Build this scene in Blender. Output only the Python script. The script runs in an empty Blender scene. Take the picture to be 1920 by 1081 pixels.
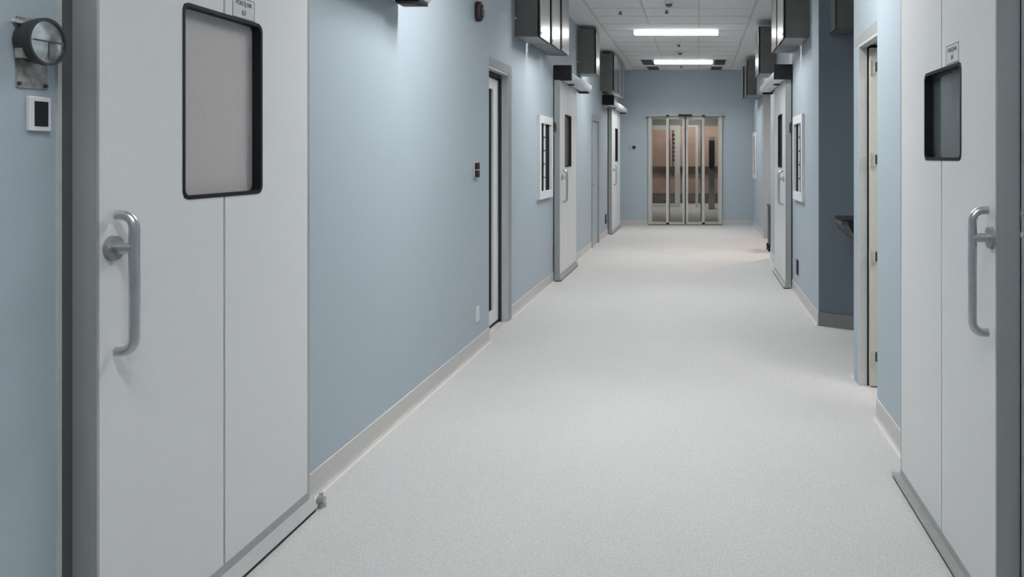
import bpy, bmesh, math, random
from mathutils import Vector, Matrix
random.seed(7)
S = bpy.context.scene
C = S.collection
PI = math.pi

# ------------------------------------------------------------------ camera
F = 1500.0                      # focal length in pixels of the 1920 wide frame
cam_d = bpy.data.cameras.new('camera')
cam = bpy.data.objects.new('camera', cam_d); C.objects.link(cam)
cam.location = (0, 0, 1.5); cam.rotation_euler = (PI/2, 0, 0)
cam_d.sensor_width = 36; cam_d.sensor_fit = 'HORIZONTAL'
cam_d.lens = 36*F/1920
cam_d.shift_x = -(1309-960)/1920.0
cam_d.shift_y = -(540.5-293)/1920.0
cam_d.clip_start = 0.05; cam_d.clip_end = 100
S.camera = cam
# ------------------------------------------------------------------ world, exposure
w = bpy.data.worlds.new('world'); S.world = w; w.use_nodes = True
w.node_tree.nodes['Background'].inputs[0].default_value = (0.55, 0.62, 0.68, 1)
w.node_tree.nodes['Background'].inputs[1].default_value = 0.15
S.view_settings.view_transform = 'Standard'
S.view_settings.look = 'None'
S.view_settings.gamma = 1
S.view_settings.use_curve_mapping = False
S.view_settings.exposure = 0.0
# emission strengths of the real lamps, from behind the camera to the far end
LAMP = {-2.9: 95, 0.8: 130, 4.55: 232, 8.30: 195, 12.05: 185, 15.8: 205}
LAMP_COL = (1.0, 0.985, 0.965)

# ------------------------------------------------------------------ materials
def mat(name, col, rough=0.5, metal=0.0, noise=0.04, scale=30, bump=0.0, emit=None, estr=0, spec=None, aniso=None):
    m = bpy.data.materials.new(name); m.use_nodes = True
    nt = m.node_tree; b = nt.nodes['Principled BSDF']
    b.inputs['Roughness'].default_value = rough
    b.inputs['Metallic'].default_value = metal
    if spec is not None: b.inputs['Specular IOR Level'].default_value = spec
    tc = nt.nodes.new('ShaderNodeTexCoord')
    n = nt.nodes.new('ShaderNodeTexNoise'); n.inputs['Scale'].default_value = scale
    n.inputs['Detail'].default_value = 4
    if aniso:
        mp = nt.nodes.new('ShaderNodeMapping'); mp.inputs['Scale'].default_value = aniso
        nt.links.new(tc.outputs['Object'], mp.inputs[0]); nt.links.new(mp.outputs[0], n.inputs['Vector'])
    else:
        nt.links.new(tc.outputs['Object'], n.inputs['Vector'])
    r = nt.nodes.new('ShaderNodeValToRGB')
    r.color_ramp.elements[0].position = 0.3; r.color_ramp.elements[1].position = 0.7
    r.color_ramp.elements[0].color = tuple(c*(1-noise) for c in col)+(1,)
    r.color_ramp.elements[1].color = tuple(min(1, c*(1+noise)) for c in col)+(1,)
    nt.links.new(n.outputs['Fac'], r.inputs[0]); nt.links.new(r.outputs[0], b.inputs['Base Color'])
    if bump:
        bp = nt.nodes.new('ShaderNodeBump'); bp.inputs['Strength'].default_value = bump
        bp.inputs['Distance'].default_value = 0.002
        nt.links.new(n.outputs['Fac'], bp.inputs['Height']); nt.links.new(bp.outputs[0], b.inputs['Normal'])
    if emit:
        b.inputs['Emission Color'].default_value = tuple(emit)+(1,)
        b.inputs['Emission Strength'].default_value = estr
    return m

M = {}
M['wall']    = mat('blue_wall_vinyl', (0.345, 0.407, 0.455), 0.5, noise=0.03, scale=120, bump=0.15, spec=0.35)
M['slate']   = mat('wall_shade_dark', (0.085, 0.112, 0.138), 0.55, noise=0.04, scale=80)  # alcove and side corridor shade put into a darker wall colour
M['dkbase']  = mat('shaded_base_kick_grey', (0.15, 0.15, 0.155), 0.5)  # alcove baseboard with shade in its grey; kick plate shares it
M['base']    = mat('baseboard_vinyl', (0.47, 0.465, 0.45), 0.4, noise=0.04, scale=60)
M['ceil']    = mat('ceiling_tile', (0.70, 0.72, 0.72), 0.9, noise=0.05, scale=90, bump=0.3)
M['plaster'] = mat('ceiling_plaster', (0.72, 0.735, 0.73), 0.85, noise=0.02, scale=10)
M['tee']     = mat('ceiling_tee', (0.50, 0.515, 0.51), 0.5)
M['door']    = mat('door_laminate', (0.62, 0.635, 0.64), 0.45, noise=0.02, scale=100, spec=0.35)
M['alu']     = mat('brushed_aluminium', (0.34, 0.36, 0.355), 0.42, 0.35, noise=0.06, scale=20, aniso=(1, 1, 0.05))
M['alu_lt']  = mat('light_aluminium', (0.55, 0.57, 0.57), 0.38, 0.35, noise=0.04, scale=20)
M['seam']    = mat('seam_gasket', (0.075, 0.078, 0.078), 0.6)
M['black']   = mat('black_plastic', (0.008, 0.009, 0.011), 0.6, noise=0.1, spec=0.2)
M['rubber']  = mat('black_rubber', (0.018, 0.02, 0.022), 0.7, noise=0.1)
M['steel']   = mat('polished_steel', (0.62, 0.62, 0.61), 0.22, 1.0, noise=0.04, scale=15)
M['satin']   = mat('satin_steel', (0.55, 0.56, 0.56), 0.3, 1.0, noise=0.05, scale=25)
M['rose']    = mat('grey_satin_steel', (0.30, 0.31, 0.31), 0.4, 0.6, noise=0.05, scale=25)
M['boxside'] = mat('dull_steel_sheet', (0.135, 0.138, 0.128), 0.5, 0.3, noise=0.06, scale=15)
M['boxface'] = mat('bright_steel_sheet', (0.42, 0.43, 0.42), 0.22, 0.95, noise=0.08, scale=8, aniso=(1, 1, 0.3))
M['boxbase'] = mat('grey_steel_sheet', (0.24, 0.25, 0.245), 0.45, 0.6, noise=0.06, scale=15)
M['white']   = mat('white_plastic', (0.6, 0.62, 0.62), 0.35, noise=0.02)
M['whitefr'] = mat('white_lacquer', (0.66, 0.68, 0.69), 0.4, noise=0.02)
M['dkglass'] = mat('dark_glass', (0.015, 0.019, 0.021), 0.25, noise=0.05, spec=0.25)
M['dkpane']  = mat('dark_window_pane', (0.016, 0.02, 0.022), 0.9, noise=0.1, spec=0.03)
M['casing']  = mat('grey_casing_paint', (0.23, 0.255, 0.27), 0.45, 0.1)
M['frame']   = mat('grey_door_frame', (0.46, 0.46, 0.435), 0.45, 0.2)
M['grglass'] = mat('grey_glass', (0.07, 0.085, 0.09), 0.12, noise=0.12, scale=2)
M['blind']   = mat('pale_window_blind', (0.40, 0.385, 0.385), 0.6, noise=0.03, scale=60)
M['brglass'] = mat('brown_tinted_glass', (0.17, 0.155, 0.135), 0.15, noise=0.25, scale=6)
M['red']     = mat('dark_red_plastic', (0.018, 0.003, 0.003), 0.6, noise=0.1)
M['cream']   = mat('cream_door_paint', (0.50, 0.49, 0.44), 0.5, noise=0.03)
M['hinge']   = mat('dark_hinge_metal', (0.06, 0.06, 0.06), 0.4, 0.6)
M['plate']   = mat('mottled_zinc', (0.27, 0.27, 0.26), 0.5, 0.4, noise=0.45, scale=45)
M['brown']   = mat('brown_pink_wall', (0.40, 0.275, 0.23), 0.6, noise=0.12, scale=3)
M['dkbrown'] = mat('dark_brown_rail', (0.075, 0.05, 0.042), 0.5)
M['vest']    = mat('grey_green_wall', (0.26, 0.265, 0.24), 0.6)
M['ink']     = mat('dark_ink', (0.08, 0.085, 0.095), 0.7)
M['paper']   = mat('label_paper', (0.52, 0.545, 0.55), 0.6, noise=0.02)
M['lampblk'] = mat('lamp_housing_black', (0.02, 0.022, 0.022), 0.4, noise=0.15)
M['reflector'] = mat('lamp_lens', (0.42, 0.45, 0.45), 0.12, 0.7, noise=0.3, scale=40)
M['vent']    = mat('vent_grey', (0.11, 0.115, 0.11), 0.5)
M['sink']    = mat('sink_steel', (0.10, 0.105, 0.11), 0.25, 0.9)
M['trolley'] = mat('trolley_slate', (0.04, 0.05, 0.058), 0.5)

M['opal'] = mat('opal_diffuser', (0.85, 0.85, 0.86), 0.5, noise=0.01, emit=(1.0, 0.98, 1.0), estr=9.0)

def glass_mat():
    m = bpy.data.materials.new('clear_door_glass'); m.use_nodes = True
    nt = m.node_tree; nt.nodes.clear()
    out = nt.nodes.new('ShaderNodeOutputMaterial')
    t = nt.nodes.new('ShaderNodeBsdfTransparent'); t.inputs[0].default_value = (0.86, 0.87, 0.85, 1)
    g = nt.nodes.new('ShaderNodeBsdfGlossy'); g.inputs['Roughness'].default_value = 0.04
    f = nt.nodes.new('ShaderNodeFresnel'); f.inputs[0].default_value = 1.5
    mx = nt.nodes.new('ShaderNodeMixShader')
    nt.links.new(f.outputs[0], mx.inputs[0]); nt.links.new(t.outputs[0], mx.inputs[1])
    nt.links.new(g.outputs[0], mx.inputs[2]); nt.links.new(mx.outputs[0], out.inputs[0])
    return m
M['glass'] = glass_mat()

def floor_mat():
    m = bpy.data.materials.new('speckled_vinyl_floor'); m.use_nodes = True
    nt = m.node_tree; b = nt.nodes['Principled BSDF']
    tc = nt.nodes.new('ShaderNodeTexCoord')
    v = nt.nodes.new('ShaderNodeTexNoise'); v.inputs['Scale'].default_value = 160; v.inputs['Detail'].default_value = 3
    n = nt.nodes.new('ShaderNodeTexNoise'); n.inputs['Scale'].default_value = 1.3
    for x in (v, n): nt.links.new(tc.outputs['Object'], x.inputs['Vector'])
    r = nt.nodes.new('ShaderNodeValToRGB')
    r.color_ramp.elements[0].position = 0.32; r.color_ramp.elements[1].position = 0.68
    r.color_ramp.elements[0].color = (0.40, 0.402, 0.40, 1); r.color_ramp.elements[1].color = (0.55, 0.552, 0.55, 1)
    nt.links.new(v.outputs['Fac'], r.inputs[0])
    mx = nt.nodes.new('ShaderNodeMix'); mx.data_type = 'RGBA'; mx.blend_type = 'MULTIPLY'
    mx.inputs[0].default_value = 0.12
    nt.links.new(r.outputs[0], mx.inputs[6]); nt.links.new(n.outputs['Fac'], mx.inputs[7])
    nt.links.new(mx.outputs[2], b.inputs['Base Color'])
    b.inputs['Roughness'].default_value = 0.6
    b.inputs['Specular IOR Level'].default_value = 0.2
    return m
M['floor'] = floor_mat()

# ------------------------------------------------------------------ mesh helpers
def B(): return bmesh.new()
def box(bm, x0, x1, y0, y1, z0, z1):
    x0, x1 = sorted((x0, x1)); y0, y1 = sorted((y0, y1)); z0, z1 = sorted((z0, z1))
    v = [bm.verts.new(p) for p in ((x0,y0,z0),(x1,y0,z0),(x1,y1,z0),(x0,y1,z0),(x0,y0,z1),(x1,y0,z1),(x1,y1,z1),(x0,y1,z1))]
    for f in ((0,3,2,1),(4,5,6,7),(0,1,5,4),(1,2,6,5),(2,3,7,6),(3,0,4,7)): bm.faces.new([v[i] for i in f])
    return bm
def prism(bm, pts0, pts1):
    a = [bm.verts.new(p) for p in pts0]; b = [bm.verts.new(p) for p in pts1]
    n = len(a); bm.faces.new(a[::-1]); bm.faces.new(b)
    for i in range(n): bm.faces.new((a[i], a[(i+1) % n], b[(i+1) % n], b[i]))
    return bm
def prism_y(bm, prof, y0, y1): return prism(bm, [(x, y0, z) for x, z in prof], [(x, y1, z) for x, z in prof])
def prism_x(bm, prof, x0, x1): return prism(bm, [(x0, y, z) for y, z in prof], [(x1, y, z) for y, z in prof])
def cyl(bm, p0, p1, r0, r1=None, n=24):
    p0, p1 = Vector(p0), Vector(p1); r1 = r0 if r1 is None else r1
    d = (p1-p0).normalized(); u = d.orthogonal().normalized(); v = d.cross(u)
    f = lambda p, r: [p+(u*math.cos(2*PI*i/n)+v*math.sin(2*PI*i/n))*r for i in range(n)]
    return prism(bm, f(p0, r0), f(p1, r1))
def ringc(bm, p0, p1, ro, ri, n=32):
    p0, p1 = Vector(p0), Vector(p1); d = (p1-p0).normalized(); u = d.orthogonal().normalized(); v = d.cross(u)
    L = []
    for p, r in ((p0, ro), (p1, ro), (p1, ri), (p0, ri)):
        L.append([bm.verts.new(p+(u*math.cos(2*PI*i/n)+v*math.sin(2*PI*i/n))*r) for i in range(n)])
    for k in range(4):
        a, b = L[k], L[(k+1) % 4]
        for i in range(n): bm.faces.new((a[i], a[(i+1) % n], b[(i+1) % n], b[i]))
    return bm
def tube(bm, pts, r, n=16):
    pts = [Vector(p) for p in pts]; rings = []
    ref = None
    for i, p in enumerate(pts):
        t = (pts[min(i+1, len(pts)-1)]-pts[max(i-1, 0)]).normalized()
        if ref is None: ref = t.orthogonal().normalized()
        ref = (ref - t*ref.dot(t)).normalized(); b = t.cross(ref)
        rings.append([bm.verts.new(p+(ref*math.cos(2*PI*k/n)+b*math.sin(2*PI*k/n))*r) for k in range(n)])
    for a, b in zip(rings, rings[1:]):
        for k in range(n): bm.faces.new((a[k], a[(k+1) % n], b[(k+1) % n], b[k]))
    bm.faces.new(rings[0][::-1]); bm.faces.new(rings[-1])
    return bm
def rrect(y0, y1, z0, z1, r, n=6):
    P = []
    for cy, cz, a0 in ((y1-r, z1-r, 0), (y0+r, z1-r, PI/2), (y0+r, z0+r, PI), (y1-r, z0+r, 1.5*PI)):
        for i in range(n+1):
            a = a0+i*PI/2/n; P.append((cy+r*math.cos(a), cz+r*math.sin(a)))
    return P
def rring_x(bm, y0, y1, z0, z1, w_, r, x0, x1):
    o = rrect(y0, y1, z0, z1, r); i_ = rrect(y0+w_, y1-w_, z0+w_, z1-w_, max(r-w_*0.6, 0.004))
    L = [[bm.verts.new((x, y, z)) for y, z in P] for x, P in ((x0, o), (x1, o), (x1, i_), (x0, i_))]
    n = len(o)
    for k in range(4):
        a, b = L[k], L[(k+1) % 4]
        for j in range(n): bm.faces.new((a[j], a[(j+1) % n], b[(j+1) % n], b[j]))
    return bm
def obj(name, bm, m, parent=None, bev=0, smooth=False, label=None):
    bmesh.ops.recalc_face_normals(bm, faces=bm.faces)
    loc = Vector(parent['_w']) if parent is not None else None
    if loc is None:                                # own base as origin
        xs = [v.co.x for v in bm.verts]; ys = [v.co.y for v in bm.verts]; zs = [v.co.z for v in bm.verts]
        loc = Vector(((min(xs)+max(xs))/2, (min(ys)+max(ys))/2, min(zs)))
    bmesh.ops.translate(bm, verts=bm.verts, vec=-loc)
    me = bpy.data.meshes.new(name); bm.to_mesh(me); bm.free(); me.materials.append(M[m] if isinstance(m, str) else m)
    if smooth: me.shade_smooth()
    o = bpy.data.objects.new(name, me); C.objects.link(o)
    if parent is not None: o.parent = parent
    else: o.location = loc
    o['_w'] = tuple(loc)
    if bev:
        b = o.modifiers.new('bevel', 'BEVEL'); b.width = bev; b.segments = 2; b.limit_method = 'ANGLE'
    if smooth:
        e = o.modifiers.new('edges', 'EDGE_SPLIT'); e.split_angle = math.radians(40)
    if label: o['label'] = label
    return o
def pieces(name, bm, m, parent, **k):
    bm.verts.ensure_lookup_table(); seen = set(); out = []
    for v0 in list(bm.verts):
        if v0 in seen: continue
        st = [v0]; isl = []; seen.add(v0)
        while st:
            v = st.pop(); isl.append(v)
            for e in v.link_edges:
                o_ = e.other_vert(v)
                if o_ not in seen: seen.add(o_); st.append(o_)
        nb = B(); mp = {v: nb.verts.new(v.co) for v in isl}; fs = set(f for v in isl for f in v.link_faces)
        for f in fs: nb.faces.new([mp[v] for v in f.verts])
        out.append(obj(name, nb, m, parent, **k))
    bm.free(); return out
def tag(o, label, cat, group=None, kind=None):
    o['label'] = label; o['category'] = cat
    if group: o['group'] = group
    if kind: o['kind'] = kind
    return o
def thing(name, loc, label, cat, group=None, kind=None):
    o = bpy.data.objects.new(name, None); C.objects.link(o); o.location = loc; o['_w'] = tuple(loc)
    o.empty_display_size = 0.1
    return tag(o, label, cat, group, kind)
def text_bm(s, size, spacing=1.0):
    cu = bpy.data.curves.new('t', 'FONT'); cu.body = s; cu.size = size; cu.align_x = 'CENTER'; cu.align_y = 'CENTER'
    cu.extrude = 0.0003; cu.space_character = spacing; cu.offset = size*0.02
    t = bpy.data.objects.new('t', cu); C.objects.link(t)
    dg = bpy.context.evaluated_depsgraph_get(); me = bpy.data.meshes.new_from_object(t.evaluated_get(dg))
    bm = B(); bm.from_mesh(me)
    bpy.data.objects.remove(t); bpy.data.curves.remove(cu); bpy.data.meshes.remove(me)
    return bm

NL, FL = -1.70, -1.74           # left wall faces: near stretch, far stretch
NR, FR, VR = 1.03, 1.07, 1.20   # right wall faces: near, middle, far
END = 17.5; H = 3.39

# ------------------------------------------------------------------ room shell
def struct(name, bm, m, label, cat, **k): return tag(obj(name, bm, m, **k), label, cat, kind='structure')
struct('floor', box(B(), -3.2, 4.3, -3.3, 26.2, -0.12, 0), 'floor', 'pale grey speckled vinyl floor of the long corridor', 'floor')
bm = B()
box(bm, -1.40, 0.72, -3.3, END, H, H+0.1)
ceil = struct('ceiling', bm, 'ceil', 'grey mineral tile ceiling above the corridor', 'ceiling')
bm = B()
box(bm, -2.0, -1.40, -3.3, END, H-0.004, H+0.1); box(bm, 0.72, 1.45, -3.3, END, H-0.004, H+0.1)
pieces('plaster_border', bm, 'plaster', ceil)
bm = B()
for x in (-0.70, 0.01): box(bm, x-0.010, x+0.010, -3.3, END, H-0.004, H+0.004)
for x in (-1.392, 0.712): box(bm, x-0.012, x+0.012, -3.3, END, H-0.008, H+0.004)
y = -3.0
while y < END:
    box(bm, -1.40, 0.72, y-0.008, y+0.008, H-0.003, H+0.004); y += 0.6
obj('tee_grid', bm, 'tee', ceil)

struct('wall_left', box(B(), -1.95, NL, -3.3, 6.5, 0, H+0.05), 'wall', 'light blue near stretch of the left wall, up to the glazed door', 'wall')
bm = B()
box(bm, -1.95, FL, 6.5, 6.58, 0, H+0.05)
box(bm, -1.95, FL, 6.58, 7.28, 2.25, H+0.05)
box(bm, -1.95, FL, 7.28, 13.10, 0, H+0.05)
box(bm, -1.95, FL, 13.10, 13.95, 2.12, H+0.05)
box(bm, -1.95, FL, 13.95, END, 0, H+0.05)
struct('wall_left', bm, 'wall', 'light blue far stretch of the left wall, from the glazed door on', 'wall')
struct('wall_right', box(B(), NR, 1.28, -3.3, 4.6, 0, H+0.05), 'wall', 'light blue near stretch of the right wall, before the cream door', 'wall')
bm = B()
box(bm, FR, 1.28, 4.6, 5.25, 2.23, H+0.05)
box(bm, FR, 1.28, 5.25, 5.5, 0, H+0.05)
box(bm, FR, 1.28, 5.5, 7.1, 2.96, H+0.05)  # lintel above the view, added to shade the alcove
box(bm, FR, 1.28, 7.1, 11.8, 0, H+0.05)
box(bm, FR, 1.28, 11.8, 14.6, 2.62, H+0.05)
struct('wall_right', bm, 'wall', 'light blue middle stretch of the right wall with the alcove opening', 'wall')
struct('wall_right', box(B(), VR, 1.45, 14.6, END, 0, H+0.05), 'wall', 'light blue last stretch of the right wall by the end wall', 'wall')
bm = B()
box(bm, -1.95, -1.085, END, END+0.2, 0, H+0.05); box(bm, 0.515, 1.45, END, END+0.2, 0, H+0.05)
box(bm, -1.085, 0.515, END, END+0.2, 2.40, H+0.05)
struct('wall_end', bm, 'wall', 'blue end wall around the glass sliding doors', 'wall')
struct('wall_rear', box(B(), -1.95, 1.28, -3.5, -3.3, 0, H+0.05), 'wall', 'blue wall closing the corridor behind the viewpoint', 'wall')

# alcove on the right, its shade painted into walls and baseboard
bm = B()
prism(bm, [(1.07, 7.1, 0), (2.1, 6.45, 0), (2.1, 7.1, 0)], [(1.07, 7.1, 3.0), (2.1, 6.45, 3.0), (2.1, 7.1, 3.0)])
struct('wall_alcove', bm, 'slate', 'blue wall with shade painted in, facing us inside the right alcove', 'wall')
struct('wall_alcove', box(B(), 2.1, 2.2, 5.4, 7.2, 0, 3.0), 'slate', 'shade-painted back wall of the right alcove, out of sight', 'wall')
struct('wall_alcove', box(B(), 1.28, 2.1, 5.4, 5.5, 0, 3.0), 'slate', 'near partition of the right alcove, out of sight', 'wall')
struct('alcove_shade_ceiling', box(B(), 1.28, 2.2, 5.4, 7.2, 2.96, 3.06), 'plaster', 'unseen ceiling added low over the right alcove to shade it', 'ceiling')  # low soffit out of view, added to darken the alcove
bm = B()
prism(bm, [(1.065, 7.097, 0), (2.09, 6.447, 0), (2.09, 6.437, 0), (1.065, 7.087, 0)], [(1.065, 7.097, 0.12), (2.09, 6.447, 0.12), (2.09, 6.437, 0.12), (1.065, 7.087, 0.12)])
struct('baseboard_alcove', bm, 'dkbase', 'baseboard with shade painted in, along the dark alcove wall', 'baseboard')
# room behind the open door on the right
bm = B()
box(bm, 3.6, 3.7, 2.5, 5.4, 0, 2.9); box(bm, 1.28, 3.6, 2.4, 2.5, 0, 2.9); box(bm, 2.2, 3.6, 5.4, 5.5, 0, 2.9)
struct('wall_side_room', bm, 'vest', 'walls of the room behind the open cream door', 'wall')
struct('ceiling_side_room', box(B(), 1.28, 3.7, 2.4, 5.4, 2.85, 2.95), 'plaster', 'ceiling of the room behind the cream door', 'ceiling')
# side corridor, walls coloured dark in place of its shade
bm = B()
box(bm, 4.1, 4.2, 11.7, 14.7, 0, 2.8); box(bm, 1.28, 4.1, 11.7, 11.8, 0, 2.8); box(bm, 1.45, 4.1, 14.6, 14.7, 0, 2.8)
struct('wall_side_corridor', bm, 'slate', 'blue walls with shade painted in, side corridor far on the right', 'wall')
struct('ceiling_side_corridor', box(B(), 1.28, 4.2, 11.7, 14.7, 2.72, 2.82), 'plaster', 'ceiling of the side corridor far on the right', 'ceiling')
# vestibule beyond the glass doors
bm = B()
box(bm, -2.9, -2.7, END+0.2, 26, 0, 3.0); box(bm, 2.3, 2.5, END+0.2, 26, 0, 3.0)
box(bm, -2.7, -1.95, END+0.1, END+0.2, 0, 3.0); box(bm, 1.45, 2.3, END+0.1, END+0.2, 0, 3.0)
struct('wall_vestibule', bm, 'vest', 'grey green side walls of the vestibule beyond the glass doors', 'wall')
struct('ceiling_vestibule', box(B(), -2.9, 2.5, END+0.2, 26.1, 2.95, 3.05), 'plaster', 'ceiling of the vestibule beyond the glass doors', 'ceiling')
bm = B()
Yb = 23.7
box(bm, -2.7, -1.44, Yb, Yb+0.12, 0, 2.95); box(bm, -1.44, -0.06, Yb, Yb+0.12, 2.40, 2.95)
box(bm, 0.10, 0.20, Yb, Yb+0.12, 0, 2.95); box(bm, -0.06, 2.3, Yb, Yb+0.12, 2.40, 2.95); box(bm, 0.62, 2.3, Yb, Yb+0.12, 0, 2.95)
struct('wall_vestibule_back', bm, 'vest', 'grey partition with tall openings at the back of the vestibule', 'wall')
struct('wall_brown', box(B(), -2.7, 2.3, 25.6, 25.75, 0, 2.95), 'brown', 'brownish pink wall seen furthest through the glass doors', 'wall')
struct('trim_1', box(B(), -2.7, 2.3, 25.52, 25.6, 0.98, 1.18), 'dkbrown', 'dark brown handrail band on the furthest wall', 'trim')
struct('trim_8', box(B(), -2.7, 2.3, 25.57, 25.6, 0, 0.32), 'dkbrown', 'dark brown skirting at the foot of the furthest wall', 'trim')

def base_prof(wx, s): return [(wx, 0), (wx+s*0.028, 0), (wx+s*0.016, 0.006), (wx+s*0.009, 0.018), (wx+s*0.007, 0.035), (wx+s*0.006, 0.11), (wx, 0.112)]
bm = B()
for wx, a, b in ((NL, -3.3, 6.5), (FL, 7.41, 9.60), (FL, 10.92, 13.02), (FL, 14.03, 15.38), (FL, 17.05, END)):
    prism_y(bm, base_prof(wx, 1), a, b)
struct('baseboard_left', bm, 'base', 'beige grey coved baseboard along the left wall', 'baseboard')
bm = B()
for wx, a, b in ((NR, -3.3, 4.6), (FR, 5.39, 5.5), (FR, 7.1, 9.06), (FR, 10.4, 11.8), (VR, 14.6, END)):
    prism_y(bm, base_prof(wx, -1), a, b)
struct('baseboard_right', bm, 'base', 'beige grey coved baseboard along the right wall', 'baseboard')
bm = B()
box(bm, FL+0.03, -1.09, END-0.008, END, 0, 0.112); box(bm, 0.52, VR-0.03, END-0.008, END, 0, 0.112)
struct('baseboard_end', bm, 'base', 'beige grey baseboard on the end wall', 'baseboard')

# ------------------------------------------------------------------ ceiling fittings
def troffer(y, estr, label, x0=-0.96, x1=0.30, d=0.11, z=H, col=LAMP_COL, group='ceiling light panels', skirt=0.058):
    t = thing('ceiling_light', ((x0+x1)/2, y, z), label, 'ceiling light', group)
    bm = B(); e = d/2
    box(bm, x0-0.012, x1+0.012, y-e-0.03, y+e+0.03, z-0.006, z)
    box(bm, x0-0.012, x0, y-e-0.012, y+e+0.012, z-0.05, z-0.006); box(bm, x1, x1+0.012, y-e-0.012, y+e+0.012, z-0.05, z-0.006)
    obj('light_housing', bm, 'white', t)
    em = mat('lamp_tube_glow', (0.9, 0.9, 0.9), 0.5, noise=0.01, emit=col, estr=estr)
    obj('diffuser', box(B(), x0, x1, y-e, y+e, z-0.012, z-0.0065), em, t)
    if skirt:
        for q in (-1, 1):
            obj('side_diffuser', box(B(), x0, x1, y+q*e, y+q*(e+0.010), z-skirt, z-0.0065), M['opal'], t)
    return t
troffer(12.05, LAMP[12.05], 'white glowing rectangular ceiling panel, the nearer and larger of the two seen')
troffer(15.8, LAMP[15.8], 'white glowing rectangular ceiling panel between the dark grilles at the far end', x0=-0.86, x1=0.28)
troffer(8.30, LAMP[8.30], 'white ceiling panel above the steel boxes, out of frame overhead')
troffer(4.55, LAMP[4.55], 'white ceiling panel above the first recessed doors, out of frame overhead')
troffer(0.8, LAMP[0.8], 'white ceiling panel just ahead of the viewpoint, out of frame overhead')
troffer(-2.9, LAMP[-2.9], 'white ceiling panel behind the viewpoint, out of frame overhead')
troffer(3.6, 30, 'small ceiling panel in the room behind the cream door', 1.9, 3.0, 0.5, 2.85, (1, 0.96, 0.9), 'lights of side rooms', 0)
troffer(12.9, 60, 'small warm ceiling panel in the side corridor on the right', 1.7, 2.3, 0.4, 2.72, (1, 0.72, 0.55), 'lights of side rooms', 0)
troffer(22.4, 16, 'ceiling panel of the vestibule beyond the glass doors', -0.9, 0.5, 0.6, 2.95, (1, 0.95, 0.88), 'lights of side rooms', 0)
troffer(24.7, 21, 'ceiling panel in front of the furthest brown wall', -1.3, 0.9, 0.3, 2.95, (1, 0.93, 0.85), 'lights of side rooms', 0)

def vent(x0, x1, y0, y1, label):
    t = thing('ceiling_vent', ((x0+x1)/2, (y0+y1)/2, H), label, 'air vent', 'dark ceiling air grilles')
    bm = B(); w_ = 0.02
    box(bm, x0, x1, y0, y0+w_, H-0.012, H); box(bm, x0, x1, y1-w_, y1, H-0.012, H)
    box(bm, x0, x0+w_, y0+w_, y1-w_, H-0.012, H); box(bm, x1-w_, x1, y0+w_, y1-w_, H-0.012, H)
    obj('vent_frame', bm, 'vent', t)
    obj('vent_backing', box(B(), x0+w_, x1-w_, y0+w_, y1-w_, H-0.003, H-0.001), 'rubber', t)
    bm = B()
    for i in range(6):
        yy = y0+0.05+i*(y1-y0-0.1)/5; box(bm, x0+w_, x1-w_, yy-0.012, yy+0.012, H-0.011, H-0.004)
    pieces('louvre', bm, 'vent', t)
vent(-1.13, -0.90, 15.65, 16.45, 'dark square ceiling grille left of the far light panel')
vent(0.32, 0.55, 15.65, 16.45, 'dark square ceiling grille right of the far light panel')
vent(-1.08, -0.84, 16.8, 17.4, 'dark ceiling grille on the left close to the end wall')
vent(0.27, 0.51, 16.8, 17.4, 'dark ceiling grille on the right close to the end wall')

def detector(px, py, label, big=True):
    D = F*(H-1.5)/(293-py); X = (px-1309)*D/F
    t = thing('smoke_detector' if big else 'ceiling_sprinkler', (X, D, H), label, 'smoke detector' if big else 'sprinkler', 'small round ceiling fittings')
    if big:
        bm = B(); cyl(bm, (X, D, H), (X, D, H-0.025), 0.058, 0.055); obj('detector_base', bm, 'white', t, smooth=True)
        bm = B(); cyl(bm, (X, D, H-0.025), (X, D, H-0.055), 0.045, 0.03); obj('detector_head', bm, 'vent', t, smooth=True)
    else:
        bm = B(); cyl(bm, (X, D, H), (X, D, H-0.008), 0.035); obj('escutcheon', bm, 'white', t, smooth=True)
        bm = B(); cyl(bm, (X, D, H-0.008), (X, D, H-0.04), 0.014, 0.02); cyl(bm, (X, D, H-0.04), (X, D, H-0.045), 0.026); obj('sprinkler_head', bm, 'vent', t, smooth=True)
detector(1254, 4, 'round smoke detector on the ceiling, nearest and largest of them')
detector(1250, 19, 'small dark sprinkler head just beyond the nearest smoke detector', False)
detector(1273, 83, 'small sprinkler head between the two lit ceiling panels', False)
detector(1275, 97, 'round smoke detector just in front of the far light panel')
detector(1277, 123, 'tiny sprinkler head beyond the far light panel by the end wall', False)
detector(1163, 21, 'small sprinkler head near the left edge of the tiled ceiling', False)

# ------------------------------------------------------------------ sliding doors
def pull_handle(t, s, fx, yh, zt, zb, zs, name='handle'):
    # fx: door face; bar stands off it, both ends curl back towards the face
    r = 0.0138; off = 0.062; R = 0.035
    xb = fx+s*off; pts = []
    pts.append((fx+s*0.012, yh, zt))
    for i in range(9):
        a = i/8*PI/2; pts.append((xb-s*R+s*R*math.sin(a), yh, zt-R+R*math.cos(a)))
    for i in range(9):
        a = i/8*PI/2; pts.append((xb-s*R+s*R*math.cos(a), yh, zb+R-R*math.sin(a)))
    pts.append((fx+s*0.012, yh, zb))
    h = obj(name, tube(B(), pts, r), 'satin', t, smooth=True)
    bm = B(); cyl(bm, (fx, yh, zs), (xb, yh, zs), 0.016)
    ro = Vector(h['_w']); 
    obj('handle_stem', bm, 'satin', h, smooth=True)
    bm = B(); cyl(bm, (fx, yh, zs), (fx+s*0.012, yh, zs), 0.036, 0.034)
    obj('handle_rose', bm, 'rose', h, smooth=True)
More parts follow.
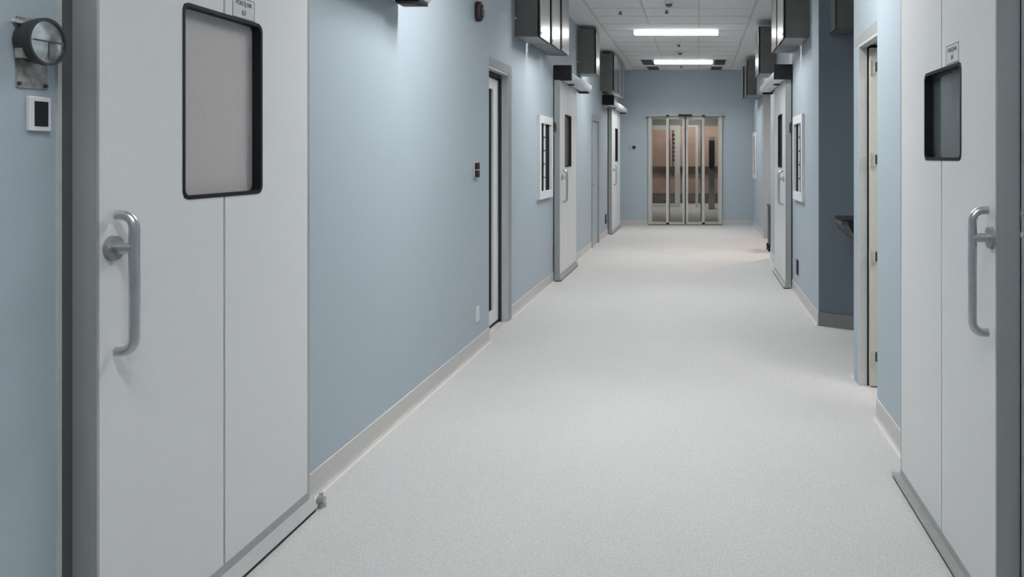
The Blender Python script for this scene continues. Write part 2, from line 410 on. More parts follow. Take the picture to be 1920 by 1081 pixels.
def sliding_door(n, s, wx, fx, y0, y1, zb, ztop, win, seam, yh, hz, pane, label, rail, sign=None, detail=True):
    t = thing('door_%d' % n, ((wx+fx)/2, (y0+y1)/2, 0), label, 'door', 'white sliding doors along the corridor', 'structure')
    wy0, wy1, wz0, wz1 = win
    bk = fx-s*(0.066 if n != 2 else 0.074); pt = 0.008; e = 0.010; e2 = 0.018
    # core / edge profile in aluminium around the window hole
    bm = B(); q = fx-s*pt; ee = y1-e2
    box(bm, bk, fx, y0, y0+e, zb, ztop); box(bm, bk, fx, ee, y1, zb, ztop)
    box(bm, bk, q, y0+e, wy0, zb, ztop); box(bm, bk, q, wy1, ee, zb, ztop)
    box(bm, bk, q, wy0, wy1, zb, wz0); box(bm, bk, q, wy0, wy1, wz1, ztop)
    box(bm, bk, fx, y0, y1, zb-0.035, zb)
    obj('door_core', bm, 'alu', t)
    g = 0.005
    a = [(y0+e, zb), (seam-g, zb), (seam-g, wz0), (wy0, wz0), (wy0, wz1), (seam-g, wz1), (seam-g, ztop), (y0+e, ztop)]
    b = [(seam+g, zb), (y1-e2, zb), (y1-e2, ztop), (seam+g, ztop), (seam+g, wz1), (wy1, wz1), (wy1, wz0), (seam+g, wz0)]
    obj('door_panel', prism_x(B(), a, fx-s*pt, fx), 'door', t)
    obj('door_panel', prism_x(B(), b, fx-s*pt, fx), 'door', t)
    obj('seam_strip', box(B(), fx-s*pt, fx-s*(pt-0.003), seam-g, seam+g, zb, wz0), 'seam', t)
    obj('seam_strip', box(B(), fx-s*pt, fx-s*(pt-0.003), seam-g, seam+g, wz1, ztop), 'seam', t)
    # window: black rounded gasket reaching back to the pane
    obj('window_frame', rring_x(B(), wy0-0.006, wy1+0.006, wz0-0.006, wz1+0.006, 0.012, 0.03, fx-s*0.034, fx+s*0.002), 'black', t)
    obj('window_pane', box(B(), fx-s*0.036, fx-s*0.031, wy0, wy1, wz0, wz1), pane, t)
    # floor rail: sloped cover over a black strip standing in for the shaded gap
    rx = rail
    prof = [(bk, 0.012), (rx-s*0.004, 0.012), (rx, 0.018), (rx-s*0.003, 0.026), (fx+s*0.001, zb-0.033), (bk, zb-0.033)]
    obj('bottom_rail', prism_y(B(), prof, y0-0.01, y1+0.03), 'alu_lt' if n == 1 else 'alu', t)
    obj('rail_gap_shade', box(B(), bk, rx-s*0.006, y0-0.008, y1+0.028, 0.0, 0.012), 'rubber', t)
    pull_handle(t, s, fx, yh, *hz)
    if sign:
        sy0, sy1, sz0, sz1, num = sign
        sg = thing('door_sign', (fx, (sy0+sy1)/2, sz0), 'small framed room number label reading %s, above the window of door on the %s' % (num, 'left' if s > 0 else 'right'), 'sign', 'room number labels')
        obj('label_sheet', box(B(), fx, fx+s*0.0008, sy0, sy1, sz0, sz1), 'paper', sg)
        lw = 0.0022; bm = B(); x0, x1 = fx+s*0.0008, fx+s*0.0014
        box(bm, x0, x1, sy0, sy0+lw, sz0, sz1); box(bm, x0, x1, sy1-lw, sy1, sz0, sz1)
        box(bm, x0, x1, sy0+lw, sy1-lw, sz1-lw, sz1); box(bm, x0, x1, sy0+lw, sy1-lw, sz0, sz0+lw)
        obj('label_border', bm, 'ink', sg)
        for txt, sz, zz in (('POKÓJ NR', 0.021, sz1-0.021), (num, 0.026, sz0+0.021)):
            tb = text_bm(txt, sz)
            rot = Matrix(((0, 0, s, 0), (s, 0, 0, 0), (0, 1, 0, 0), (0, 0, 0, 1)))
            bmesh.ops.transform(tb, matrix=rot, verts=tb.verts)
            bmesh.ops.translate(tb, verts=tb.verts, vec=(fx+s*0.0012, (sy0+sy1)/2, zz))
            obj('label_text', tb, 'ink', sg)
    return t
sliding_door(1, 1, NL, -1.63, 2.168, 3.355, 0.098, 2.50, (2.535, 2.985, 1.368, 1.985), 2.753, 2.225, (1.337, 0.958, 1.245), 'blind',
             'large white sliding door nearest on the left, with a black framed pale window', -1.61, (2.80, 2.938, 1.992, 2.066, '63'))
sliding_door(2, -1, NR, 0.94, 2.52, 3.715, 0.055, 2.50, (2.862, 3.315, 1.49, 1.835), 3.09, 2.56, (1.328, 0.937, 1.24), 'grglass',
             'large white sliding door nearest on the right, with a small dark window', 0.905, (2.885, 3.03, 1.845, 1.915, '64'))
sliding_door(3, 1, FL, -1.66, 9.60, 10.92, 0.09, 2.42, (9.97, 10.46, 1.37, 2.02), 10.2, 9.74, (1.33, 0.95, 1.24), 'brglass',
             'white sliding door midway down the left wall, between two wall windows and steel boxes', -1.64)
sliding_door(4, -1, FR, 0.99, 9.07, 10.38, 0.07, 2.38, (9.42, 9.90, 1.37, 2.00), 9.65, 9.2, (1.33, 0.95, 1.24), 'brglass',
             'white sliding door midway down the right wall under a white operator cover', 0.965)
sliding_door(5, 1, FL, -1.66, 15.38, 17.05, 0.07, 2.44, (16.0, 16.5, 1.40, 2.06), 16.3, 15.6, (1.33, 0.95, 1.24), 'grglass',
             'white sliding door furthest down the left wall beside the end wall', -1.64)

# pale trim, and a dark strip as painted slot shade, beside the near left door
bm = B(); box(bm, NL, NL+0.006, 2.117, 2.130, 0, 2.5)
struct('trim_2', bm, 'alu_lt', 'thin pale metal strip on the wall beside the near left door', 'trim')
bm = B(); box(bm, NL, NL+0.003, 2.130, 2.20, 0, 2.5)
struct('trim_3', bm, 'seam', 'painted slot-shade strip behind the edge of the near left door', 'trim')
struct('trim_9', box(B(), 1.012, NR, 2.42, 2.505, 0, 2.5), 'wall', 'narrow blue wall edge strip at the extreme right of the view', 'trim')
# two small chrome pegs at the extreme right edge
for py, lb in ((400, 'small chrome wall peg at the extreme right edge, upper of two'), (440, 'small chrome wall peg at the extreme right edge, lower of two')):
    zz = 1.5+(293-py)*2.4/F
    t = thing('wall_peg', (NR, 2.4, zz), lb, 'hook', 'chrome pegs on the right wall')
    bm = B(); cyl(bm, (NR, 2.4, zz), (NR-0.005, 2.4, zz), 0.016); obj('peg_plate', bm, 'satin', t, smooth=True)
    bm = B(); cyl(bm, (NR-0.005, 2.4, zz), (NR-0.048, 2.4, zz), 0.005); cyl(bm, (NR-0.048, 2.4, zz), (NR-0.060, 2.4, zz), 0.009); obj('peg_pin', bm, 'satin', t, smooth=True)
# floor stop at the end of the near left rail
t = thing('floor_stop', (-1.612, 3.43, 0), 'small grey metal roller stop on floor at the end of the near left door rail', 'door stop')
bm = B(); cyl(bm, (-1.612, 3.43, 0), (-1.612, 3.43, 0.022), 0.017, 0.015); obj('stop_post', bm, 'alu', t, smooth=True)
bm = B(); cyl(bm, (-1.627, 3.422, 0.032), (-1.597, 3.422, 0.032), 0.016); obj('stop_roller', bm, 'satin', t, smooth=True)
bm = B(); cyl(bm, (-1.62, 3.44, 0.03), (-1.62, 3.44, 0.058), 0.009); obj('stop_pin', bm, 'alu_lt', t, smooth=True)

# ------------------------------------------------------------------ door operators (header covers)
def operator(s, wx, y0, y1, z0, z1, dep, label, red=False):
    t = thing('door_operator', (wx, (y0+y1)/2, z0), label, 'door operator', 'sliding door operator covers')
    wx = wx+s*0.004; X = lambda o: wx+s*o
    prof = [(X(0), z0), (X(dep*0.80), z0+0.0)]
    n = 8; r = (z1-z0)*0.75
    for i in range(n+1):
        a = -PI/2+i/n*PI*0.62
        prof.append((X(dep*0.80+dep*0.20*math.cos(a)), z0+r*0.5+r*0.5*math.sin(a)))
    prof += [(X(dep*0.45), z1-0.012), (X(0), z1-0.01)]
    obj('operator_cover', prism_y(B(), prof, y0+0.045, y1), 'whitefr', t)
    obj('end_cap', box(B(), X(0), X(dep), y0, y0+0.045, z0-0.004, z1), 'black', t, bev=0.004)
    bm = B(); yc = y0+(y1-y0)*0.32
    cyl(bm, (X(dep*0.55), yc, z0), (X(dep*0.55), yc, z0-0.012), 0.045, 0.04); obj('sensor', bm, 'black', t, smooth=True)
    obj('track_slot', box(B(), X(dep*0.25), X(dep*0.38), y0+0.1, y1-0.02, z0-0.004, z0), 'black', t)
    obj('end_block', box(B(), X(dep*0.2), X(dep*0.85), y1-0.16, y1-0.01, z0-0.02, z0), 'black', t)
    if red: 
        obj('red_marker', box(B(), X(dep*0.30), X(dep*0.62), y1, y1+0.004, z0+0.02, z0+0.10), 'red', t)
        obj('red_marker', box(B(), X(dep*0.20), X(dep*0.66), y1-0.13, y1-0.03, z0-0.024, z0-0.02), 'red', t)
operator(1, NL, 1.95, 4.53, 2.365, 2.54, 0.20, 'operator cover above the near left door, only its underside end seen at top', True)
operator(1, FL, 9.60, 11.45, 2.415, 2.595, 0.215, 'white rounded operator cover with black end cap over the middle left door')
operator(-1, FR, 9.03, 11.1, 2.375, 2.54, 0.21, 'white rounded operator cover with black end cap over the middle right door')
operator(1, FL, 14.5, 17.25, 2.435, 2.61, 0.21, 'white operator cover with black end cap over the furthest left door')

# ------------------------------------------------------------------ steel wall boxes
def steel_box(s, wx, y0, y1, z0, z1, dep, label, group, knob=False):
    t = thing('steel_wall_box', (wx, (y0+y1)/2, z0), label, 'wall box', group)
    X = lambda o: wx+s*o
    obj('box_body', box(B(), X(0), X(dep-0.02), y0, y1, z0+0.006, z1), 'boxside', t)
    obj('box_gasket', box(B(), X(dep-0.02), X(dep-0.008), y0, y1, z0+0.004, z1), 'black', t)
    obj('front_panel', box(B(), X(dep-0.008), X(dep), y0+0.05, y1+0.015, z0, z1+0.004), 'boxface', t, bev=0.002)
    obj('front_edge', box(B(), X(dep-0.008), X(dep-0.001), y0, y0+0.05, z0+0.002, z1), 'black', t)
    obj('bottom_tray', box(B(), X(0.02), X(dep-0.02), y0+0.015, y1-0.015, z0-0.004, z0+0.006), 'boxbase', t)
    bm = B(); 
    for zz in (z0+0.045, z1-0.05): cyl(bm, (X(dep), y0+0.09, zz), (X(dep+0.006), y0+0.09, zz), 0.012)
    pieces('lock_screw', bm, 'steel', t, smooth=True)
    if knob:
        bm = B(); cyl(bm, (X(0.006), y0, z0+0.17), (X(0.006), y0-0.012, z0+0.17), 0.012, 0.009); obj('cable_gland', bm, 'white', t, smooth=True)
ga = 'steel boxes in the row above the first left window'
steel_box(1, FL, 7.59, 8.10, 2.64, 3.30, 0.237, 'steel box high on left wall, nearest of the row of three, dark side facing us', ga, True)
steel_box(1, FL, 8.19, 8.70, 2.655, 3.30, 0.237, 'steel box high on left wall, middle of the row of three', ga)
steel_box(1, FL, 8.79, 9.30, 2.67, 3.30, 0.237, 'steel box high on left wall, last of the row of three, before the operator cover', ga)
gb = 'single steel boxes above the operator covers'
steel_box(1, FL, 11.5, 11.92, 2.69, 3.33, 0.27, 'single steel box on left wall beyond the middle door operator cover', gb, True)
gc = 'steel boxes in the row over the furthest left door'
steel_box(1, FL, 14.2, 14.85, 2.67, 3.32, 0.245, 'steel box over the furthest left door, nearest of that row', gc)
steel_box(1, FL, 14.92, 15.58, 2.68, 3.32, 0.245, 'steel box over the furthest left door, middle of that row', gc)
steel_box(1, FL, 15.65, 16.35, 2.69, 3.32, 0.245, 'steel box over the furthest left door, last of that row', gc)
gd = 'steel boxes in the row above the first right window'
steel_box(-1, FR, 7.68, 8.27, 2.64, 3.30, 0.25, 'steel box high on right wall, nearest, with wide dark side facing us', gd)
steel_box(-1, FR, 8.36, 8.93, 2.655, 3.30, 0.25, 'steel box high on right wall, just behind the nearest one', gd)
steel_box(-1, FR, 10.95, 11.6, 2.64, 3.28, 0.24, 'single steel box on right wall beyond the middle door operator cover', gb)
ge = 'steel boxes furthest down the right wall'
steel_box(-1, VR, 14.9, 15.45, 2.64, 3.27, 0.30, 'steel box far down the right wall, nearer of the last two', ge)
steel_box(-1, VR, 15.55, 16.1, 2.64, 3.25, 0.33, 'steel box far down the right wall, further of the last two', ge)
# alcove box, fixed to the shade-painted wall
t = thing('steel_wall_box', (1.5, 6.9, 2.59), 'dark steel box hanging high in the right alcove', 'wall box')
obj('box_body', box(B(), 1.165, 1.9, 6.72, 7.05, 2.575, 2.95), 'boxside', t)
obj('box_gasket', box(B(), 1.157, 1.165, 6.72, 7.05, 2.575, 2.95), 'black', t)
obj('front_panel', box(B(), 1.150, 1.157, 6.75, 7.02, 2.575, 2.95), 'boxface', t)

# ------------------------------------------------------------------ wall windows with white casing
def wall_window(n, s, wx, y0, y1, z0, z1, pane, label):
    t = thing('window_%d' % n, (wx, (y0+y1)/2, z0), label, 'window', 'white framed windows in the corridor walls', 'structure')
    X = lambda o: wx+s*o; w_ = 0.085; p = 0.032; ym = (y0+y1)/2
    bm = B()
    box(bm, X(0), X(p), y0, y0+w_, z0, z1); box(bm, X(0), X(p), y1-w_, y1, z0, z1)
    box(bm, X(0), X(p), y0+w_, y1-w_, z0, z0+w_); box(bm, X(0), X(p), y0+w_, y1-w_, z1-w_, z1)
    obj('window_frame', bm, 'whitefr', t)
    obj('window_pane', box(B(), X(0), X(0.003), y0+w_, y1-w_, z0+w_, z1-w_), pane, t)
    bm = B(); box(bm, X(0.003), X(0.012), ym-0.045, ym+0.03, z0+w_, z1-w_)
    obj('mullion', bm, 'whitefr', t)
    bm = B()
    for i in range(1, 5):
        zz = z0+w_+(z1-z0-2*w_)*i/5; box(bm, X(0.003), X(0.014), ym-0.05, ym+0.035, zz-0.008, zz+0.008)
    pieces('glazing_clip', bm, 'vent', t)
wall_window(1, 1, FL, 8.64, 9.42, 1.03, 1.95, 'dkpane', 'narrow white framed window on the left wall before the middle door')
wall_window(2, -1, FR, 8.02, 8.80, 1.04, 1.93, 'dkpane', 'narrow white framed window on the right wall before the middle door')
wall_window(3, -1, VR, 16.5, 17.2, 1.04, 2.00, 'dkpane', 'white framed window furthest down the right wall')

# ------------------------------------------------------------------ recessed glazed door, left
t = thing('door_6', (FL-0.08, 6.93, 0), 'recessed glazed door in a grey metal frame on the left wall', 'door', None, 'structure')
bm = B()
xa, xb = FL, FL+0.016
box(bm, xa, xb, 7.28, 7.40, 0, 2.33); box(bm, xa, xb, 6.51, 7.28, 2.25, 2.33)
obj('door_casing', bm, 'casing', t, bev=0.003)
bm = B()
box(bm, FL-0.045, FL+0.012, 7.262, 7.28, 0, 2.25); box(bm, FL-0.045, FL+0.012, 6.58, 7.262, 2.232, 2.25); box(bm, FL-0.045, FL, 6.58, 6.60, 0, 2.232)
obj('door_jamb', bm, 'alu_lt', t)
bm = B()
box(bm, FL-0.09, FL-0.045, 7.255, 7.28, 0, 2.25); box(bm, FL-0.09, FL-0.045, 6.58, 7.255, 2.20, 2.25); box(bm, FL-0.09, FL-0.045, 6.58, 6.60, 0, 2.20)
box(bm, FL-0.115, FL-0.072, 6.60, 7.255, 0, 0.03)
obj('door_gasket', bm, 'rubber', t)
bm = B(); xl0, xl1 = FL-0.115, FL-0.07
box(bm, xl0, xl1, 7.06, 7.245, 0.03, 2.185); box(bm, xl0, xl1, 6.61, 6.76, 0.03, 2.185)
box(bm, xl0, xl1, 6.76, 7.06, 0.03, 0.145); box(bm, xl0, xl1, 6.76, 7.06, 2.09, 2.185)
obj('door_leaf', bm, 'door', t)
obj('glass_pane', box(B(), FL-0.097, FL-0.087, 6.76, 7.06, 0.145, 2.09), 'dkpane', t)
obj('floor_threshold', box(B(), FL-0.06, FL+0.0, 6.58, 7.28, 0, 0.004), 'base', t)
# flush door further on
t = thing('door_7', (FL, 13.5, 0), 'flush pale blue door in a thin grey frame before the furthest left door', 'door', None, 'structure')
bm = B()
box(bm, FL-0.05, FL+0.014, 13.03, 13.12, 0, 2.19); box(bm, FL-0.05, FL+0.014, 13.93, 14.02, 0, 2.19); box(bm, FL-0.05, FL+0.014, 13.12, 13.93, 2.10, 2.19)
obj('door_frame', bm, 'alu', t)
obj('door_leaf', box(B(), FL-0.06, FL-0.015, 13.12, 13.93, 0.006, 2.10), 'wall', t)
bm = B(); cyl(bm, (FL-0.015, 13.2, 1.02), (FL+0.03, 13.2, 1.02), 0.01); cyl(bm, (FL+0.03, 13.19, 1.02), (FL+0.03, 13.32, 1.02), 0.009)
obj('door_handle', bm, 'satin', t, smooth=True)

# ------------------------------------------------------------------ open cream door, right
t = thing('door_8', (1.09, 5.0, 0), 'open cream door inside a grey metal frame on the right wall', 'door', None, 'structure')
bm = B()
box(bm, FR, FR-0.018, 5.25, 5.385, 0, 2.23)
obj('door_casing', bm, 'wall', t)
obj('door_casing', box(B(), FR, FR-0.018, 4.61, 5.385, 2.23, 2.30), 'alu', t, bev=0.003)
bm = B()
box(bm, FR-0.018, FR+0.035, 5.235, 5.25, 0, 2.23); box(bm, FR-0.018, FR+0.035, 4.61, 5.235, 2.212, 2.23)
obj('door_jamb', bm, 'alu_lt', t)
bm = B()
box(bm, FR+0.035, FR+0.205, 5.245, 5.25, 0, 2.23)
obj('door_gasket', bm, 'rubber', t)
lf = obj('door_leaf', box(B(), 1.118, 1.96, 5.195, 5.24, 0.008, 2.205), 'cream', t, bev=0.002)
obj('kick_plate', box(B(), 1.165, 1.95, 5.193, 5.195, 0.02, 0.16), 'dkbase', t)
for zz in (2.08, 1.48, 0.85, 0.20):
    bm = B(); cyl(bm, (1.116, 5.188, zz-0.045), (1.116, 5.188, zz+0.045), 0.006); box(bm, 1.116, 1.15, 5.192, 5.195, zz-0.045, zz+0.045)
    bm2 = B(); box(bm2, 1.150, 1.162, 5.188, 5.195, zz-0.03, zz+0.03)
    hg = obj('hinge', bm, 'cream', t); obj('hinge_pin', bm2, 'hinge', hg)

# ------------------------------------------------------------------ glass sliding doors at the end
t = thing('door_9', (-0.28, END, 0), 'pair of glass sliding doors in grey metal frames at the corridor end', 'door', None, 'structure')
YE = END-0.05
def X(px): return (px-1309)*(END-0.05)/F
obj('head_rail', box(B(), X(1213), X(1357), YE-0.05, END, 2.375, 2.415), 'alu', t)
bm = B(); 
box(bm, X(1215.5), X(1221), YE, END+0.05, 0, 2.375); box(bm, X(1348), X(1354), YE, END+0.05, 0, 2.375)
box(bm, X(1221), X(1348), END-0.01, END+0.05, 2.33, 2.375)
obj('outer_frame', bm, 'frame', t)
def leaf(px0, px1, sw0, sw1, yy, nm):
    x0, x1 = X(px0), X(px1); k = (END-0.05)/F
    bm = B()
    box(bm, x0, x0+sw0*k, yy, yy+0.04, 0.02, 2.37); box(bm, x1-sw1*k, x1, yy, yy+0.04, 0.02, 2.37)
    box(bm, x0+sw0*k, x1-sw1*k, yy, yy+0.04, 0.02, 0.07); box(bm, x0+sw0*k, x1-sw1*k, yy, yy+0.04, 2.31, 2.37)
    f = obj(nm, bm, 'frame', t)
    obj('glass_pane', box(B(), x0+sw0*k, x1-sw1*k, yy+0.016, yy+0.024, 0.07, 2.31), 'glass', f)
leaf(1221.2, 1256, 1.5, 7, END+0.005, 'fixed_leaf')
leaf(1313.5, 1347.8, 7, 1.5, END+0.005, 'fixed_leaf')
leaf(1249, 1283.8, 5, 4.0, YE, 'sliding_leaf')
leaf(1286.2, 1321, 4.0, 5, YE, 'sliding_leaf')
obj('meeting_seal', box(B(), X(1283.8), X(1286.2), YE, YE+0.04, 0.02, 2.37), 'rubber', t)
obj('bottom_track', box(B(), X(1215), X(1355), YE-0.03, END+0.05, 0, 0.02), 'vent', t)
obj('motion_sensor', box(B(), X(1272), X(1298), YE-0.09, YE-0.05, 2.365, 2.415), 'black', t, bev=0.006)
for px in (1252, 1319):
    obj('corner_bracket', box(B(), X(px-3), X(px+3), YE-0.06, YE-0.05, 2.365, 2.40), 'black', t)
    obj('corner_bracket', box(B(), X(px-2.5), X(px+2.5), YE-0.012, YE, 0.02, 0.06), 'black', t)

# white frames in the vestibule partition
def XV(px): return (px-1309)*Yb/F
def vframe(n, x0, x1, z1, wl, wr, wt, wb, label):
    bm = B()
    if wl: box(bm, x0, x0+wl, Yb-0.04, Yb+0.10, 0, z1)
    if wr: box(bm, x1-wr, x1, Yb-0.04, Yb+0.10, 0, z1)
    box(bm, x0+wl, x1-wr, Yb-0.04, Yb+0.10, z1-wt, z1)
    if wb: box(bm, x0+wl, x1-wr, Yb-0.04, Yb+0.10, 0, wb)
    struct('trim_%d' % n, bm, 'whitefr', label, 'trim')
vframe(4, -1.48, XV(1275), 2.42, 0.08, 0.15, 0.13, 0.09, 'wide white door frame seen through the left glass leaves')
vframe(5, XV(1287.5), XV(1309), 2.42, 0, 0.08, 0.05, 0.0, 'slim white door frame seen through the right glass leaves')
bm = B()
for i in range(7): box(bm, XV(1258), XV(1265), Yb+1.2, Yb+1.22, 1.35+i*0.13, 1.42+i*0.13)
box(bm, XV(1258), XV(1260), Yb+1.2, Yb+1.22, 0.9, 2.3)
tag(obj('notice_rack', bm, 'dkbrown'), 'small dark slatted rack seen through the left glass leaf', 'rack')
# dark cabinet & glazed partition on the right of the vestibule
t = thing('narrow_cabinet', (XV(1331), 22.5, 0), 'tall narrow grey cabinet with a black upper door behind the right glass leaf', 'cabinet')
obj('cabinet_body', box(B(), 0.30, 0.47, 22.6, 23.0, 0, 2.05), 'vest', t)
obj('cabinet_door', box(B(), 0.31, 0.46, 22.585, 22.6, 1.15, 1.95), 'black', t)

# ------------------------------------------------------------------ small wall items
def on_wall(px, wx): return F*wx/(px-1309)
# round emergency lamp
yc, zc = 2.028, 1.79; x0 = NL
t = thing('emergency_lamp', (x0, yc, zc), 'round black lamp with a glass lens on a zinc bracket, left wall', 'wall lamp')
obj('bracket_plate', box(B(), x0, x0+0.004, 1.992, 2.086, 1.672, 1.85), 'plate', t, bev=0.001)
bm = B()
for yy in (1.997, 2.078): cyl(bm, (x0+0.004, yy, 1.682), (x0+0.008, yy, 1.682), 0.005)
pieces('bracket_screw', bm, 'hinge', t)
zl = 1.790
bm = B(); cyl(bm, (x0+0.004, yc, zl), (x0+0.026, yc, zl), 0.050, 0.056, 40); cyl(bm, (x0+0.026, yc, zl), (x0+0.042, yc, zl), 0.056, 0.054, 40)
obj('lamp_housing', bm, 'lampblk', t, smooth=True)
bm = B(); ringc(bm, (x0+0.040, yc, zl), (x0+0.054, yc, zl), 0.060, 0.0535, 40); obj('lamp_rim', bm, 'lampblk', t, smooth=True)
bm = B()
cyl(bm, (x0+0.042, yc, zl), (x0+0.049, yc, zl), 0.0535, 0.0535, 40); cyl(bm, (x0+0.049, yc, zl), (x0+0.054, yc, zl), 0.0535, 0.025, 40)
ln = obj('lamp_lens', bm, 'reflector', t, smooth=True)
bm = B(); box(bm, x0+0.054, x0+0.0555, yc-0.045, yc+0.045, zl-0.001, zl+0.002); box(bm, x0+0.054, x0+0.0555, yc-0.001, yc+0.002, zl-0.045, zl)
pieces('lens_rib', bm, 'hinge', ln)
bm = B(); box(bm, x0+0.012, x0+0.030, yc-0.052, yc-0.034, zl-0.046, zl-0.022); obj('side_label', bm, 'plate', t)
bm = B(); cyl(bm, (x0, 1.985, zl+0.046), (x0+0.012, 1.985, zl+0.046), 0.005); box(bm, x0, x0+0.010, 1.985, 2.01, zl+0.042, zl+0.050); obj('adjusting_lug', bm, 'alu_lt', t)

def plate_item(name, wx, s, y0, y1, z0, z1, th, m, label, cat, inset=None, bev=0.002, group=None):
    t = thing(name, (wx, (y0+y1)/2, z0), label, cat, group)
    obj('cover_plate', box(B(), wx, wx+s*th, y0, y1, z0, z1), m, t, bev=bev)
    if inset:
        for (a, b, c, d, mm, tt, nm) in inset:
            obj(nm, box(B(), wx+s*th, wx+s*(th+tt), a, b, c, d), mm, t, bev=0.001)
    return t
ya = F*(-1.70)/(48-1309); yb = F*(-1.70)/(89-1309)
plate_item('wall_switch', NL, 1, ya, yb, 1.565, 1.653, 0.010, 'white', 'white framed black touch switch beneath the round lamp on the left wall', 'switch',
           [(ya+0.015, yb-0.010, 1.577, 1.641, 'black', 0.001, 'touch_panel')])
# fire siren
yy = 6.13
t = thing('fire_siren', (NL, yy, 2.55), 'dark red oval fire sounder high on the left wall', 'fire alarm')
bm = B(); cyl(bm, (NL, yy, 2.61), (NL+0.02, yy, 2.61), 0.045); cyl(bm, (NL+0.02, yy, 2.61), (NL+0.045, yy, 2.61), 0.04, 0.03)
P = rrect(yy-0.05, yy+0.05, 2.53, 2.69, 0.048)
bm = B(); prism(bm, [(NL, y, z) for y, z in P], [(NL+0.045, yy+(y-yy)*0.9, 2.61+(z-2.61)*0.93) for y, z in P])
obj('siren_body', bm, 'red', t, bev=0.01, smooth=True)
P = rrect(yy-0.035, yy+0.035, 2.56, 2.66, 0.03)
bm = B(); prism(bm, [(NL+0.045, y, z) for y, z in P], [(NL+0.055, y, z) for y, z in P]); obj('siren_lens', bm, 'red', t, bev=0.003)
bm = B(); cyl(bm, (NL+0.05, yy+0.012, 2.635), (NL+0.058, yy+0.012, 2.635), 0.008); obj('status_light', bm, 'white', t)
# fire call point, double
t = plate_item('fire_call_point', NL, 1, 6.066, 6.139, 1.337, 1.457, 0.005, 'white', 'pair of dark red call buttons on the left wall before the glazed door', 'call point',
           [(6.072, 6.133, 1.402, 1.452, 'red', 0.022, 'upper_button'), (6.072, 6.133, 1.342, 1.392, 'red', 0.022, 'lower_button')])
plate_item('blank_socket_plate', NL, 1, 6.10, 6.19, 0.235, 0.35, 0.008, 'white', 'small white blank plate low on the left wall before the glazed door', 'socket',
           [(6.12, 6.17, 0.26, 0.325, 'white', 0.004, 'blank_insert')])
plate_item('intercom_switch', FL, 1, 9.44, 9.53, 1.79, 1.90, 0.05, 'hinge', 'small dark box between the left wall window and the middle door', 'switch',
           [(9.455, 9.515, 1.81, 1.88, 'black', 0.002, 'button_face')])
plate_item('intercom_switch', FR, -1, 8.90, 8.99, 1.76, 1.88, 0.045, 'hinge', 'small dark box between the right wall window and the middle door', 'switch',
           [(8.915, 8.975, 1.78, 1.86, 'black', 0.002, 'button_face')])
plate_item('wall_socket', FR, -1, 8.52, 8.66, 0.235, 0.39, 0.010, 'black', 'black socket low on the right wall under the window', 'socket',
           [(8.54, 8.64, 0.255, 0.37, 'rubber', 0.003, 'socket_insert')], group='black low sockets')
plate_item('wall_socket', FL, 1, 14.95, 15.12, 0.24, 0.41, 0.012, 'black', 'black socket low on the left wall by the furthest door', 'socket',
           [(14.98, 15.09, 0.26, 0.39, 'rubber', 0.003, 'socket_insert')], group='black low sockets')
# end wall switch
t = thing('wall_switch', (-1.40, END, 1.66), 'tiny white plate with a black button on the end wall, left of the glass doors', 'switch')
def XE(px): return (px-1309)*END/F
def ZE(py): return 1.5+(293-py)*END/F
obj('cover_plate', box(B(), XE(1178), XE(1192), END-0.008, END, ZE(281), ZE(271)), 'wall', t, bev=0.002)
bm = B(); cyl(bm, (XE(1188.6), END-0.008, ZE(276)), (XE(1188.6), END-0.03, ZE(276)), 0.035); obj('round_button', bm, 'black', t, smooth=True)
bm = B(); cyl(bm, (XE(1180.5), END-0.008, ZE(276)), (XE(1180.5), END-0.012, ZE(276)), 0.012); obj('small_lamp', bm, 'hinge', t, smooth=True)

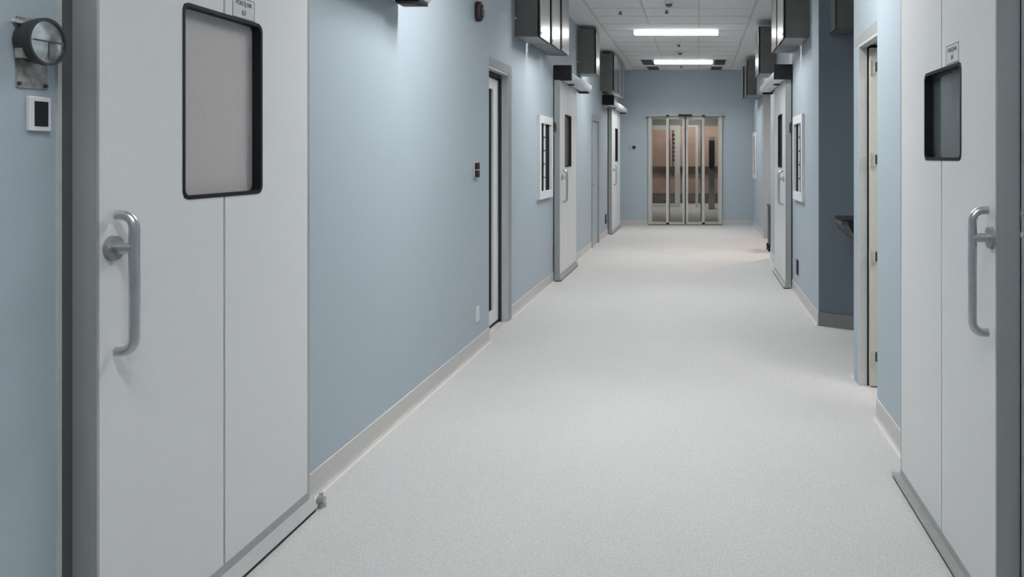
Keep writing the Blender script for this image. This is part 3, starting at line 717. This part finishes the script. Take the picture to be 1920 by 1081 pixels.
# ------------------------------------------------------------------ sink in the alcove
t = thing('wash_basin', (1.5, 6.6, 0.75), 'dark steel wash basin in the right alcove, mostly hidden by the wall', 'sink')
def bowl(x0, x1, y0, y1, zt, dpt):
    bm = B(); L = []
    for k, (f, dz) in enumerate(((1.0, 0), (1.0, -0.03), (0.93, -0.09), (0.78, -0.15), (0.5, -0.19), (0.2, -dpt))):
        cx = x1-(x1-x0)*f; hy = (y1-y0)/2*(0.35+0.65*f); cy = (y0+y1)/2
        P = [(cx, cy-hy*0.8), (cx+0.05, cy-hy), (x1, cy-hy), (x1, cy+hy), (cx+0.05, cy+hy), (cx, cy+hy*0.8)]
        L.append([bm.verts.new((x, y, zt+dz)) for x, y in P])
    for a, b in zip(L, L[1:]):
        for i in range(6): bm.faces.new((a[i], a[(i+1) % 6], b[(i+1) % 6], b[i]))
    bm.faces.new(L[0]); bm.faces.new(L[-1])
    return bm
obj('basin_bowl', bowl(1.14, 1.62, 6.33, 6.73, 0.985, 0.24), 'sink', t)
obj('basin_rim', box(B(), 1.15, 1.62, 6.32, 6.735, 0.985, 1.002), 'black', t, bev=0.003)
bm = B(); tube(bm, [(1.33, 6.5, 0.80), (1.33, 6.5, 0.72), (1.38, 6.52, 0.68), (1.5, 6.6, 0.68), (1.6, 6.75, 0.68)], 0.02, 12); obj('waste_pipe', bm, 'satin', t, smooth=True)

# ------------------------------------------------------------------ trolley at side corridor
t = thing('equipment_trolley', (1.3, 12.7, 0), 'dark slate trolley on black castors half hidden at the far right opening', 'trolley')
obj('trolley_body', box(B(), 1.125, 1.55, 12.55, 12.95, 0.10, 0.70), 'trolley', t, bev=0.01)
obj('trolley_top', box(B(), 1.115, 1.56, 12.54, 12.96, 0.70, 0.73), 'hinge', t, bev=0.004)
for x, y in ((1.12, 12.62), (1.12, 12.88), (1.50, 12.62), (1.50, 12.88)):
    bm = B(); cyl(bm, (x-0.015, y, 0.04), (x+0.015, y, 0.04), 0.04); box(bm, x-0.02, x+0.02, y-0.02, y+0.02, 0.06, 0.105)
    obj('castor', bm, 'black', t)
for o in list(C.objects):
    if '_w' in o: del o['_w']
